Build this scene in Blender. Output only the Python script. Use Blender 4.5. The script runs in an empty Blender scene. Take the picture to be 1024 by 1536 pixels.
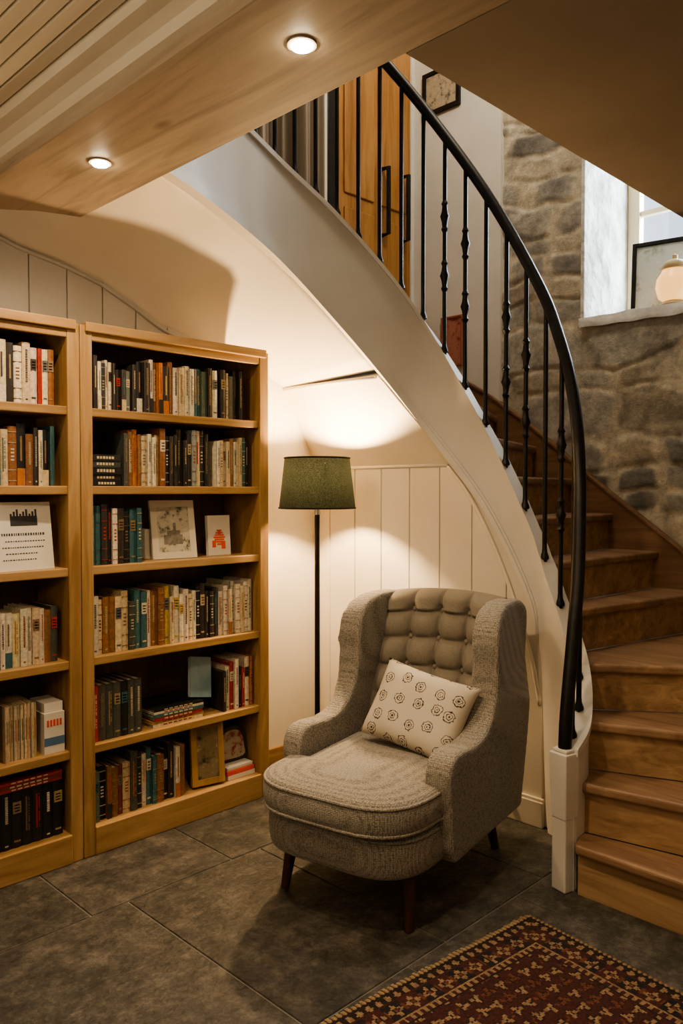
import bpy, bmesh, math, random
from mathutils import Vector, Matrix, noise
random.seed(7)
C = bpy.context.scene.collection

# ------------------------------------------------------------------ materials
def newmat(name):
    m = bpy.data.materials.new(name); m.use_nodes = True
    nt = m.node_tree; b = nt.nodes['Principled BSDF']
    return m, nt, b
def ramp(nt, stops, interp='LINEAR'):
    r = nt.nodes.new('ShaderNodeValToRGB'); cr = r.color_ramp; cr.interpolation = interp
    while len(cr.elements) < len(stops): cr.elements.new(0.5)
    for e, (p, c) in zip(cr.elements, stops):
        e.position = p; e.color = (c[0], c[1], c[2], 1)
    return r
def coords(nt, scale=(1,1,1), kind='Object', rot=(0,0,0)):
    tc = nt.nodes.new('ShaderNodeTexCoord'); mp = nt.nodes.new('ShaderNodeMapping')
    mp.inputs['Scale'].default_value = scale; mp.inputs['Rotation'].default_value = rot
    nt.links.new(tc.outputs[kind], mp.inputs['Vector']); return mp
def bump(nt, b, src, strength=0.3, dist=0.01):
    bp = nt.nodes.new('ShaderNodeBump'); bp.inputs['Strength'].default_value = strength
    bp.inputs['Distance'].default_value = dist
    nt.links.new(src, bp.inputs['Height']); nt.links.new(bp.outputs['Normal'], b.inputs['Normal'])
def m_noise(name, c1, c2, scale=4, ms=(1,1,1), rough=0.6, bs=0.1, bd=0.005, detail=6, metal=0, lo=.35, hi=.65):
    m, nt, b = newmat(name)
    mp = coords(nt, ms); n = nt.nodes.new('ShaderNodeTexNoise')
    n.inputs['Scale'].default_value = scale; n.inputs['Detail'].default_value = detail
    nt.links.new(mp.outputs[0], n.inputs['Vector'])
    r = ramp(nt, [(lo, c1), (hi, c2)]); nt.links.new(n.outputs['Fac'], r.inputs[0])
    nt.links.new(r.outputs[0], b.inputs['Base Color'])
    b.inputs['Roughness'].default_value = rough; b.inputs['Metallic'].default_value = metal
    if bs: bump(nt, b, n.outputs['Fac'], bs, bd)
    return m
def m_wood(name, c1, c2, c3, grain='X', rough=0.45, sc=1.0, bs=0.12, knots=False):
    m, nt, b = newmat(name)
    st = {'X': (1.2, 14, 14), 'Y': (14, 1.2, 14), 'Z': (14, 14, 1.2)}[grain]
    mp = coords(nt, tuple(s*sc for s in st))
    n = nt.nodes.new('ShaderNodeTexNoise'); n.inputs['Scale'].default_value = 1.6
    n.inputs['Detail'].default_value = 9; n.inputs['Roughness'].default_value = .62
    n.inputs['Distortion'].default_value = 1.1
    nt.links.new(mp.outputs[0], n.inputs['Vector'])
    mp2 = coords(nt, tuple(s*0.16*sc for s in st)); n2 = nt.nodes.new('ShaderNodeTexNoise')
    n2.inputs['Scale'].default_value = 3; nt.links.new(mp2.outputs[0], n2.inputs['Vector'])
    ad = nt.nodes.new('ShaderNodeMath'); ad.operation = 'MULTIPLY_ADD'; ad.inputs[1].default_value = .35
    nt.links.new(n2.outputs['Fac'], ad.inputs[0]); 
    mu = nt.nodes.new('ShaderNodeMath'); mu.operation = 'MULTIPLY'; mu.inputs[1].default_value = .65
    nt.links.new(n.outputs['Fac'], mu.inputs[0]); nt.links.new(mu.outputs[0], ad.inputs[2])
    r = ramp(nt, [(.36, c1), (.5, c2), (.64, c3)]); nt.links.new(ad.outputs[0], r.inputs[0])
    col = r.outputs[0]
    if knots:
        mk = coords(nt, (5,2.6,5)); vk = nt.nodes.new('ShaderNodeTexVoronoi'); vk.inputs['Scale'].default_value = 1.0
        nt.links.new(mk.outputs[0], vk.inputs['Vector'])
        rk = ramp(nt, [(.0,(.35,.3,.25)),(.05,(.5,.45,.4)),(.13,(1,1,1))]); nt.links.new(vk.outputs['Distance'], rk.inputs[0])
        mx = nt.nodes.new('ShaderNodeMixRGB'); mx.blend_type='MULTIPLY'; mx.inputs[0].default_value=.8
        nt.links.new(r.outputs[0], mx.inputs[1]); nt.links.new(rk.outputs[0], mx.inputs[2]); col = mx.outputs[0]
    nt.links.new(col, b.inputs['Base Color']); b.inputs['Roughness'].default_value = rough
    bump(nt, b, n.outputs['Fac'], bs, .003)
    return m
def m_attr(name, rough=0.6, nscale=60, bs=.15, lo=(.72,.72,.72), hi=(1.1,1.1,1.1), detail=4, bd=.002, nr=.5):
    m, nt, b = newmat(name)
    a = nt.nodes.new('ShaderNodeAttribute'); a.attribute_name = 'Col'
    mp = coords(nt); n = nt.nodes.new('ShaderNodeTexNoise'); n.inputs['Scale'].default_value = nscale
    n.inputs['Detail'].default_value = detail; n.inputs['Roughness'].default_value = nr
    nt.links.new(mp.outputs[0], n.inputs['Vector'])
    r = ramp(nt, [(.3, lo), (.7, hi)]); nt.links.new(n.outputs['Fac'], r.inputs[0])
    mx = nt.nodes.new('ShaderNodeMixRGB'); mx.blend_type = 'MULTIPLY'; mx.inputs[0].default_value = 1
    nt.links.new(a.outputs['Color'], mx.inputs[1]); nt.links.new(r.outputs[0], mx.inputs[2])
    nt.links.new(mx.outputs[0], b.inputs['Base Color']); b.inputs['Roughness'].default_value = rough
    bump(nt, b, n.outputs['Fac'], bs, bd)
    return m
def m_emit(name, col, s):
    m, nt, b = newmat(name)
    b.inputs['Emission Color'].default_value = (*col, 1); b.inputs['Emission Strength'].default_value = s
    b.inputs['Base Color'].default_value = (*col, 1)
    return m

OAK_H = m_wood('oak_h', (.24,.135,.056), (.36,.22,.098), (.46,.30,.15), 'X')
OAK_V = m_wood('oak_v', (.24,.135,.056), (.36,.22,.098), (.46,.30,.15), 'Z')
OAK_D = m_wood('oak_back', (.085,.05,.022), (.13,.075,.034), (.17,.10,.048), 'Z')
TREAD = m_wood('stair_tread_wood', (.17,.10,.058), (.27,.165,.098), (.36,.235,.145), 'Y', rough=.5)
RISER = m_wood('stair_riser_wood', (.21,.125,.066), (.35,.225,.125), (.47,.32,.185), 'Y', rough=.5)
SKIRTW = m_wood('stair_skirt_wood', (.15,.08,.042), (.22,.125,.068), (.28,.17,.095), 'Y')
BEAMW = m_wood('limed_beam_wood', (.29,.23,.165), (.45,.365,.275), (.53,.45,.35), 'Y', rough=.55, sc=.55, bs=.25, knots=True)
DOORW = m_wood('door_wood', (.26,.115,.033), (.40,.20,.067), (.47,.26,.095), 'Z')
MAHOG = m_wood('mahogany', (.03,.012,.007), (.06,.024,.014), (.10,.042,.024), 'Z', rough=.35)
CREAM = m_noise('cream_paint', (.68,.63,.54), (.74,.69,.60), 3, rough=.55, bs=.05)
CREAMB = m_noise('cream_boards', (.66,.615,.53), (.72,.675,.59), 3, rough=.5, bs=.05)
BOARDC = m_noise('ceiling_board_paint', (.68,.61,.49), (.78,.72,.60), 2, ms=(8,.6,1), rough=.5, bs=.15)
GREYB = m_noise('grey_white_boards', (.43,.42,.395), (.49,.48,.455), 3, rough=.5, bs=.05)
STRW = m_noise('stringer_paint', (.62,.59,.535), (.69,.66,.605), 3, rough=.4, bs=.04)
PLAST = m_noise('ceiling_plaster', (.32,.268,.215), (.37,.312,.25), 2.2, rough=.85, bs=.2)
WHITEP = m_noise('white_plaster', (.68,.66,.60), (.74,.72,.66), 4, rough=.8, bs=.15)
IRON = m_noise('black_iron', (.012,.012,.013), (.022,.021,.020), 20, rough=.38, bs=.08, metal=.4)
BRASS = m_noise('bright_metal', (.5,.5,.48), (.6,.6,.58), 20, rough=.25, bs=0, metal=1)
GROUT = m_noise('grout', (.15,.14,.125), (.20,.19,.165), 30, rough=.9)
BOOKM = m_attr('book_covers', .5, 90, .1)
RUGM = m_attr('rug_wool', .95, 220, .8)
STONEV = m_attr('rubble_stone_face', .92, 15, .9, (.52,.52,.54), (1.42,1.40,1.33), 14, .012, .78)
STONE = m_noise('rubble_stone', (.24,.22,.18), (.52,.46,.36), 7, rough=.92, bs=.9, bd=.03, detail=12)

def m_slate():
    m, nt, b = newmat('slate_tiles')
    a = nt.nodes.new('ShaderNodeAttribute'); a.attribute_name = 'Col'
    mp = coords(nt); n = nt.nodes.new('ShaderNodeTexNoise'); n.inputs['Scale'].default_value = 9
    n.inputs['Detail'].default_value = 15; n.inputs['Roughness'].default_value = .88
    nt.links.new(mp.outputs[0], n.inputs['Vector'])
    r = ramp(nt, [(.40, (.024,.022,.019)), (.5, (.060,.055,.047)), (.60, (.135,.122,.102))]); nt.links.new(n.outputs['Fac'], r.inputs[0])
    mx = nt.nodes.new('ShaderNodeMixRGB'); mx.blend_type = 'MULTIPLY'; mx.inputs[0].default_value = 1
    nt.links.new(a.outputs['Color'], mx.inputs[1]); nt.links.new(r.outputs[0], mx.inputs[2])
    nt.links.new(mx.outputs[0], b.inputs['Base Color']); b.inputs['Roughness'].default_value = .6
    n2 = nt.nodes.new('ShaderNodeTexNoise'); n2.inputs['Scale'].default_value = 40; n2.inputs['Detail'].default_value = 8
    nt.links.new(mp.outputs[0], n2.inputs['Vector']); bump(nt, b, n2.outputs['Fac'], .9, .007)
    return m
SLATE = m_slate()

def m_fabric(name, c1, c2, c3, sc=95, bs=.6):
    m, nt, b = newmat(name)
    mp = coords(nt, (1,1,1.25)); v = nt.nodes.new('ShaderNodeTexVoronoi'); v.inputs['Scale'].default_value = sc
    v.inputs['Randomness'].default_value = .4
    nt.links.new(mp.outputs[0], v.inputs['Vector'])
    r = ramp(nt, [(0, c3), (.45, c2), (.8, c1)]); nt.links.new(v.outputs['Distance'], r.inputs[0])
    nt.links.new(r.outputs[0], b.inputs['Base Color']); b.inputs['Roughness'].default_value = .95
    try: b.inputs['Sheen Weight'].default_value = .15
    except Exception: pass
    iv = nt.nodes.new('ShaderNodeMath'); iv.operation = 'SUBTRACT'; iv.inputs[0].default_value = 1
    nt.links.new(v.outputs['Distance'], iv.inputs[1]); bump(nt, b, iv.outputs[0], bs, .003)
    return m
BOUCLE = m_fabric('tweed_upholstery', (.11,.10,.084), (.285,.26,.222), (.44,.41,.36), 150, .75)
VELVET = m_fabric('grey_velvet', (.175,.155,.122), (.215,.19,.152), (.25,.22,.178), 200, .15)
DKCUSH = m_fabric('dark_grey_fabric', (.08,.07,.06), (.13,.115,.10), (.17,.15,.13), 200, .2)

# ------------------------------------------------------------------ mesh builder
class MB:
    def __init__(s): s.v=[]; s.f=[]; s.m=[]; s.c=[]
    def _add(s, vs, fs, m, c):
        o=len(s.v); s.v += [tuple(x) for x in vs]
        for f in fs: s.f.append([i+o for i in f]); s.m.append(m); s.c.append(c)
    def box(s, lo, hi, m=0, c=(1,1,1), M=None):
        x0,y0,z0=lo; x1,y1,z1=hi
        vs=[Vector(p) for p in [(x0,y0,z0),(x1,y0,z0),(x1,y1,z0),(x0,y1,z0),(x0,y0,z1),(x1,y0,z1),(x1,y1,z1),(x0,y1,z1)]]
        if M is not None: vs=[M@p for p in vs]
        s._add(vs, [(0,3,2,1),(4,5,6,7),(0,1,5,4),(1,2,6,5),(2,3,7,6),(3,0,4,7)], m, c)
    def prism(s, poly, off, m=0, c=(1,1,1)):
        n=len(poly); off=Vector(off)
        vs=[Vector(p) for p in poly]+[Vector(p)+off for p in poly]
        s._add(vs, [list(range(n)), list(range(2*n-1,n-1,-1))]+[(i,(i+1)%n,n+(i+1)%n,n+i) for i in range(n)], m, c)
    def cyl(s, p0, p1, r0, r1=None, n=12, m=0, c=(1,1,1)):
        r1 = r0 if r1 is None else r1
        p0=Vector(p0); p1=Vector(p1); d=(p1-p0).normalized()
        a=d.orthogonal().normalized(); b=d.cross(a)
        vs=[]
        for p,r in ((p0,r0),(p1,r1)):
            for i in range(n):
                t=2*math.pi*i/n; vs.append(p+(a*math.cos(t)+b*math.sin(t))*r)
        s._add(vs, [list(range(n-1,-1,-1)), list(range(n,2*n))]+[(i,(i+1)%n,n+(i+1)%n,n+i) for i in range(n)], m, c)
    def lathe(s, prof, ctr, n=16, m=0, c=(1,1,1)):
        vs=[]; fs=[]; k=len(prof)
        for r,z in prof:
            for i in range(n):
                t=2*math.pi*i/n; vs.append((ctr[0]+r*math.cos(t), ctr[1]+r*math.sin(t), ctr[2]+z))
        for j in range(k-1):
            for i in range(n): fs.append((j*n+i, j*n+(i+1)%n, (j+1)*n+(i+1)%n, (j+1)*n+i))
        fs.append(list(range(n-1,-1,-1))); fs.append([(k-1)*n+i for i in range(n)])
        s._add(vs, fs, m, c)
    def ell(s, ctr, r, n=14, m=0, c=(1,1,1), k=8):
        vs=[]; fs=[]
        for j in range(1,k):
            ph=math.pi*j/k
            for i in range(n):
                t=2*math.pi*i/n
                vs.append((ctr[0]+r[0]*math.sin(ph)*math.cos(t), ctr[1]+r[1]*math.sin(ph)*math.sin(t), ctr[2]-r[2]*math.cos(ph)))
        for j in range(k-2):
            for i in range(n): fs.append((j*n+i, j*n+(i+1)%n, (j+1)*n+(i+1)%n, (j+1)*n+i))
        fs.append(list(range(n-1,-1,-1))); fs.append([(k-2)*n+i for i in range(n)])
        s._add(vs, fs, m, c)
    def sweep(s, pts, r, n=10, m=0, c=(1,1,1)):
        pts=[Vector(p) for p in pts]; vs=[]; fs=[]
        prev=None
        for i,p in enumerate(pts):
            d=(pts[min(i+1,len(pts)-1)]-pts[max(i-1,0)]).normalized()
            if prev is None:
                a=d.orthogonal().normalized()
            else:
                a=(prev-d*prev.dot(d)).normalized()
            prev=a; b=d.cross(a); rr = r[i] if isinstance(r,(list,tuple)) else r
            for q in range(n):
                t=2*math.pi*q/n; vs.append(p+(a*math.cos(t)+b*math.sin(t))*rr)
        k=len(pts)
        for j in range(k-1):
            for i in range(n): fs.append((j*n+i, j*n+(i+1)%n, (j+1)*n+(i+1)%n, (j+1)*n+i))
        fs.append(list(range(n-1,-1,-1))); fs.append([(k-1)*n+i for i in range(n)])
        s._add(vs, fs, m, c)
    def grid(s, P, m=0, c=(1,1,1)):
        R=len(P); K=len(P[0]); vs=[p for row in P for p in row]; fs=[]
        for i in range(R-1):
            for j in range(K-1): fs.append((i*K+j, i*K+j+1, (i+1)*K+j+1, (i+1)*K+j))
        s._add(vs, fs, m, c)
    def build(s, name, mats, parent=None, smooth=False, bevel=0, segs=2, recalc=True, M=None, angle=None):
        me=bpy.data.meshes.new(name); me.from_pydata(s.v, [], s.f)
        for mt in (mats if isinstance(mats,(list,tuple)) else [mats]): me.materials.append(mt)
        me.polygons.foreach_set('material_index', s.m)
        ca=me.color_attributes.new('Col','FLOAT_COLOR','CORNER'); buf=[]
        for f,c in zip(s.f,s.c): buf += [c[0],c[1],c[2],1.0]*len(f)
        ca.data.foreach_set('color', buf)
        if recalc:
            bm=bmesh.new(); bm.from_mesh(me); bmesh.ops.recalc_face_normals(bm, faces=bm.faces); bm.to_mesh(me); bm.free()
        if smooth: me.polygons.foreach_set('use_smooth',[True]*len(me.polygons))
        ob=bpy.data.objects.new(name, me); C.objects.link(ob)
        if M is not None: ob.matrix_world=M
        if parent is not None: ob.parent=parent
        if bevel:
            b=ob.modifiers.new('bevel','BEVEL'); b.width=bevel; b.segments=segs; b.limit_method='ANGLE'; b.angle_limit=math.radians(40)
        if smooth and angle:
            try: me.set_sharp_from_angle(angle=math.radians(angle))
            except Exception: pass
        return ob
def empty(name, loc=(0,0,0), rotz=0):
    e=bpy.data.objects.new(name,None); C.objects.link(e); e.location=loc; e.rotation_euler=(0,0,rotz); e.empty_display_size=.1; return e
def catmull(P, n):
    out=[]; k=len(P)
    for i in range(k-1):
        p0=P[max(i-1,0)]; p1=P[i]; p2=P[i+1]; p3=P[min(i+2,k-1)]
        for j in range(n):
            t=j/n; out.append(tuple(.5*((2*b)+(-a+c)*t+(2*a-5*b+4*c-d)*t*t+(-a+3*b-3*c+d)*t**3) for a,b,c,d in zip(p0,p1,p2,p3)))
    out.append(tuple(P[-1])); return out
def lerp_tab(tab, x):
    if x<=tab[0][0]: return tab[0][1]
    for (a,fa),(b,fb) in zip(tab,tab[1:]):
        if x<=b: return fa+(fb-fa)*(x-a)/(b-a)
    return tab[-1][1]

WV=3.07; WU=2.885; SU=3.9; UV3=3.3; FS=2.7
Btab=[(1.0,2.40),(1.2,2.345),(1.31,2.31),(1.5,2.275),(1.647,2.235),(1.8,2.165),(1.936,2.09),(2.1,2.045),(2.306,2.02),(2.5,1.95),(2.65,1.89),(2.885,1.50)]
# ------------------------------------------------------------------ floor
mb=MB()
mb.box((-2,-2,-.06),(SU,3.6,-.004),0)
mb.build('floor_substrate', GROUT)
fl=MB()
g=.003
rows=[(2.38,3.28,1.80),(1.48,2.38,1.366),(.58,1.48,1.75),(-.32,.58,1.4),(-1.22,-.32,1.6),(-2,-1.22,1.3)]
for v0,v1,u in rows:
    w=.565; u0=u-w*8
    for i in range(16):
        a=max(u0+i*w,-2); b=min(u0+(i+1)*w,SU)
        if b<=a: continue
        k=random.uniform(.85,1.15)
        fl.box((a+g,v0+g,-.02),(b-g,min(v1,3.07)-g,0),0,(k,k*random.uniform(.97,1.01),k*random.uniform(.94,1.0)))
fo=fl.build('floor', SLATE, bevel=.0025, segs=1)
bpy.data.objects['floor_substrate'].parent=fo

# ------------------------------------------------------------------ walls
mb=MB()
top=[(u,z) for u,z in Btab][::-1]
poly=[(-2,WV,0),(WU,WV,0)]+[(u,WV,z+.05) for u,z in top]+[(-2,WV,2.45)]
mb.prism(poly,(0,.1,0)); wl=mb.build('wall_left', CREAM)
mb=MB(); bw=.155; u=-.2
while u<2.25:
    a=u+.0025; b=min(u+bw-.0025, 2.30)
    if b>a+.01:
        ks=[a+(b-a)*i/4 for i in range(5)]
        mb.prism([(a,WV-.012,.0),(b,WV-.012,.0)]+[(q,WV-.012,lerp_tab(Btab,q)+.02) for q in ks[::-1]],(0,.012,0))
    u+=bw
mb.build('wall_left_boards', [GREYB], parent=wl, bevel=.002, segs=1)

mb=MB()
mb.prism([(WU,3.17,0),(WU,1.66,0),(WU,1.66,.84),(WU,1.75,1.03),(WU,2.0,1.48),(WU,2.2,1.72),(WU,3.17,1.72)],(.06,0,0))
wb=mb.build('wall_back', CREAM)
arch=[(1.80,.78),(1.832,.866),(1.90,1.03),(1.998,1.222),(2.10,1.375),(2.213,1.494),(3.07,1.494)]
mb=MB(); v=1.712
while v<WV:
    a=v+.002; b=min(v+.178-.002,WV-.012)
    if b>a+.01 :
        ks=[a+(b-a)*i/6 for i in range(7)]
        tp=[max(.3,lerp_tab([(1.70,.45)]+arch,q)) for q in ks]
        mb.prism([(WU,a,.0),(WU,b,.0)]+[(WU,q,t) for q,t in zip(ks[::-1],tp[::-1])],(-.012,0,0))
    v+=.178
mb.build('wall_back_boards', CREAMB, parent=wb, bevel=.002, segs=1)
mb=MB()
mb.sweep([(WU-.01,v,z) for v,z in catmull([(1.725,.5),(1.77,.70),(1.832,.866),(1.90,1.03),(1.998,1.222),(2.10,1.375),(2.2,1.485)],6)],.009)
mb.sweep([(WU-.01,2.2,1.49),(WU-.01,WV,1.49)],.008)
mb.build('trim_1', CREAM, smooth=True)

# stone wall with deep window opening
mb=MB(); T=4.5; wv0,wv1,wz0,wz1=1.28,2.10,2.28,3.55
SB=SU+.035
mb.box((SB,-2,0),(T,wv0,5)); mb.box((SB,wv1,0),(T,2.61,5)); mb.box((SB,wv0,0),(T,wv1,wz0)); mb.box((SB,wv0,wz1),(T,wv1,5))
ws=mb.build('wall_right', STONE)
# coursed rubble face: real relief, one colour per stone
rs=random.Random(33)
courses=[]; z=.3
while z<5:
    h=rs.uniform(.10,.25) if z<2.25 else rs.uniform(.07,.17)
    st_=[]; v=.2-rs.uniform(0,.3)
    while v<2.8:
        w=rs.uniform(1.1,3.0)*h+.05 if z<2.25 else rs.uniform(1.5,3.6)*h
        br=rs.uniform(.75,1.15); hue=rs.random()
        base=(.47,.42,.335) if hue<.5 else ((.40,.38,.335) if hue<.86 else (.25,.24,.22))
        st_.append((v,v+w,tuple(x*br for x in base),rs.uniform(.45,1.0))); v+=w
    courses.append((z,z+h,st_)); z+=h
def stone_at(v,z):
    p=Vector((v,z,0))
    n1=noise.noise_vector(p*2.6); n2=noise.noise_vector(p*11+Vector((5,1,3)))
    vv=v+n1.x*.10+n2.x*.022; zz=z+n1.y*.09+n2.y*.018
    for z0,z1,st_ in courses:
        if zz<z1:
            for a,b,c,hh in st_:
                if vv<b:
                    hw=(b-a)/2; hz=(z1-z0)/2
                    x=abs(vv-(a+b)/2)/hw; y=abs(zz-(z0+z1)/2)/hz
                    d=(1-(x**6+y**6)**(1/6))*min(hw,hz)
                    return d,c,hh
            break
    return 0,(.3,.3,.3),.5
sg=.0105; V0,V1,Z0,Z1=.42,2.61,.6,4.7
nv=int((V1-V0)/sg); nz=int((Z1-Z0)/sg)
MORT=(.56,.51,.41)
vs=[]; cv=[]
for i in range(nz+1):
    for j in range(nv+1):
        v=V0+j*(V1-V0)/nv; z=Z0+i*(Z1-Z0)/nz
        d,c,hh=stone_at(v,z)
        nn=noise.fractal(Vector((v,z,2))*6,1.0,2.0,5)
        mt=.010+.014*nn
        t=min(1,max(0,(d-mt+.003)/.012)); t2=min(1,max(0,(d)/.028)); t2=t2*t2*(3-2*t2)
        hgt=.009+t2*.014*hh+nn*.008
        k=1+.30*nn
        col=tuple(MORT[q]*(1-t)*(.94+.18*nn)+c[q]*t*k for q in range(3))
        vs.append((SB-.006-max(0,hgt),v,z)); cv.append(col)
fs=[]
for i in range(nz):
    for j in range(nv):
        v=V0+(j+.5)*(V1-V0)/nv; z=Z0+(i+.5)*(Z1-Z0)/nz
        if wv0<v<wv1 and wz0<z<wz1: continue
        k=i*(nv+1)+j; fs.append((k,k+nv+1,k+nv+2,k+1))
me=bpy.data.meshes.new('stone_facing'); me.from_pydata(vs,[],fs); me.materials.append(STONEV)
ca=me.color_attributes.new('Col','FLOAT_COLOR','POINT'); buf=[]
for c in cv: buf += [max(.01,c[0]),max(.01,c[1]),max(.01,c[2]),1.0]
ca.data.foreach_set('color',buf)
me.polygons.foreach_set('use_smooth',[True]*len(me.polygons))
ob=bpy.data.objects.new('stone_facing',me); C.objects.link(ob); ob.parent=ws
mb=MB(); mb.box((SU+.004,wv1-.002,wz0),(T-.1,wv1+.02,wz1)); mb.box((SU+.004,wv0-.02,wz0),(T-.1,wv0+.002,wz1)); mb.build('reveal_facing', m_noise('daylit_reveal_stone',(.36,.35,.33),(.66,.65,.62),7,rough=.9,bs=1,bd=.05,detail=12), parent=ws, bevel=.004)  # stone reveal; its whitening by daylight is put into the colour
mb=MB(); mb.box((SU-.01,2.61,0),(T,3.5,5)); mb.build('wall_right_plaster', WHITEP, parent=ws)
SILL=m_noise('sill_stone',(.5,.5,.48),(.68,.68,.66),14,rough=.8,bs=.7,bd=.02)
P_=[]; NU,NV=14,40; mbs=MB()
for i in range(NU+1):
    r_=[]
    for j in range(NV+1):
        uu=SU-.02+(T-.05-SU+.02)*i/NU; vv=wv0-.02+(wv1+.015-wv0+.02)*j/NV
        q=noise.noise(Vector((uu*9,vv*9,1)))
        r_.append((uu+(q*.012 if i==0 else 0),vv,wz0+.012+q*.012-(.010 if i==0 else 0)))
    P_.append(r_)
front=[[ (P_[0][j][0]+.006, P_[0][j][1], wz0-.05+.016*noise.noise(Vector((1,P_[0][j][1]*7,4)))) for j in range(NV+1)]]+P_
mbs.grid(front); mbs.build('window_sill', SILL, parent=ws, smooth=True)
mb=MB(); mb.box((-2.1,UV3,1.7),(SU,UV3+.1,5)); mb.build('wall_upper', WHITEP)
mb=MB(); mb.box((-2.1,-2.1,0),(-2,3.4,5)); mb.build('wall_front', CREAM)
mb=MB(); mb.box((-2,-2.1,0),(T,-2,5)); mb.build('wall_rear', CREAM)
mb=MB(); mb.box((2.46,.36,0),(SU,.42,2.4)); mb.build('wall_stair_partition', CREAM)
# ceilings
mb=MB(); mb.box((-2,-2,2.51),(1.07,UV3,FS))
wd=.045; u=-2
while u<1.065-.03:
    mb.box((u+.0022,-2,2.497),(min(u+wd-.0022,1.04),WV,2.511)); u+=wd
cl=mb.build('ceiling', BOARDC, bevel=.003, segs=1)
mb=MB(); mb.box((1.07,-2,2.4),(1.45,UV3,FS)); mb.build('ceiling_beam', BEAMW, bevel=.004)
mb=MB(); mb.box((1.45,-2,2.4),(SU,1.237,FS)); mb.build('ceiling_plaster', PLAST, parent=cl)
mb=MB(); mb.prism([(1.07,-2,2.497),(1.07,-2,2.43),(1.052,-2,2.435),(1.045,-2,2.46),(1.02,-2,2.475),(.985,-2,2.48),(.975,-2,2.497)],(0,2+WV,0)); mb.build('trim_2', BOARDC)
mb=MB(); mb.box((-2.1,-2.1,5),(T,3.5,5.1)); mb.build('ceiling_upper', WHITEP)
# ------------------------------------------------------------------ baseboards
mb=MB(); mb.box((WU-.032,1.70,0),(WU-.012,WV-.02,.105)); mb.box((WU-.026,1.70,.105),(WU-.012,WV-.02,.118)); mb.build('baseboard_back', CREAM, bevel=.003)
mb=MB(); mb.box((2.325,WV-.02,0),(WU-.035,WV-.001,.085)); mb.build('baseboard_left', OAK_H, bevel=.003)

# ------------------------------------------------------------------ staircase
stair=empty('staircase')
S=[(2.48,1.39,.48,0),(2.58,1.40,.54,0),(2.70,1.46,.66,0),(2.80,1.55,.80,0),(2.85,1.66,1.0,.0),(2.868,1.71,1.1,.70),(2.875,1.78,1.25,.96),
   (2.87,2.0,1.653,1.317),(2.78,2.3,2.167,1.70),(2.5,2.5,2.55,2.09),(2.2,2.6,2.77,2.36),(1.8,2.56,2.93,2.50),(1.42,2.36,3.0,2.48)]
SP=catmull(S,10); SP=[(a,b,c,max(0,d)) for a,b,c,d in SP]
def offs(P, d):
    out=[]
    for i,p in enumerate(P):
        a=P[max(i-1,0)]; b=P[min(i+1,len(P)-1)]
        tx,ty=b[0]-a[0],b[1]-a[1]; L=math.hypot(tx,ty); nx,ny=ty/L,-tx/L
        out.append((p[0]+nx*d,p[1]+ny*d))
    return out
def ribbon(mb, P, din, dout, zlo, zhi, m=0):
    I=offs(P,din); O=offs(P,dout); vs=[]; fs=[]
    for k,p in enumerate(P):
        vs += [(I[k][0],I[k][1],zlo(p)),(O[k][0],O[k][1],zlo(p)),(O[k][0],O[k][1],zhi(p)),(I[k][0],I[k][1],zhi(p))]
    for k in range(len(P)-1):
        a=4*k; b=a+4
        for q in range(4): fs.append((a+q,a+(q+1)%4,b+(q+1)%4,b+q))
    fs += [(0,1,2,3),tuple(4*(len(P)-1)+q for q in (3,2,1,0))]
    mb._add(vs,fs,m,(1,1,1))
mb=MB(); ribbon(mb,SP,-.012,.035,lambda p:p[3],lambda p:p[2]-.012)
mb.build('stringer', STRW, parent=stair, smooth=True, angle=40)
mb=MB(); ribbon(mb,SP,-.024,.047,lambda p:p[2]-.012,lambda p:p[2]+.012)
SP2=[p for p in SP if p[3]>.8]
ribbon(mb,SP2,-.030,.0,lambda p:p[3]-.012,lambda p:p[3]+.028)
ribbon(mb,SP2,-.020,.0,lambda p:p[3]+.028,lambda p:p[3]+.045)
mb.build('stringer_moulding', STRW, parent=stair, smooth=True, angle=40)
# newel
mb=MB(); M=Matrix.Translation((2.478,1.388,0))@Matrix.Rotation(math.radians(-12),4,'Z')
mb.box((-.030,-.030,0),(.030,.032,.30),M=M)
mb.prism([M@Vector(p) for p in [(-.032,-.031,.25),(-.032,.032,.25),(-.037,.038,.36),(-.039,.040,.48),(-.039,-.038,.48),(-.037,-.036,.36)]],M.to_3x3()@Vector((.068,0,0)))
mb.box((-.030,-.031,.48),(.026,.032,.493),M=M)
mb.build('newel_post', STRW, parent=stair, bevel=.005, segs=3)
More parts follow.
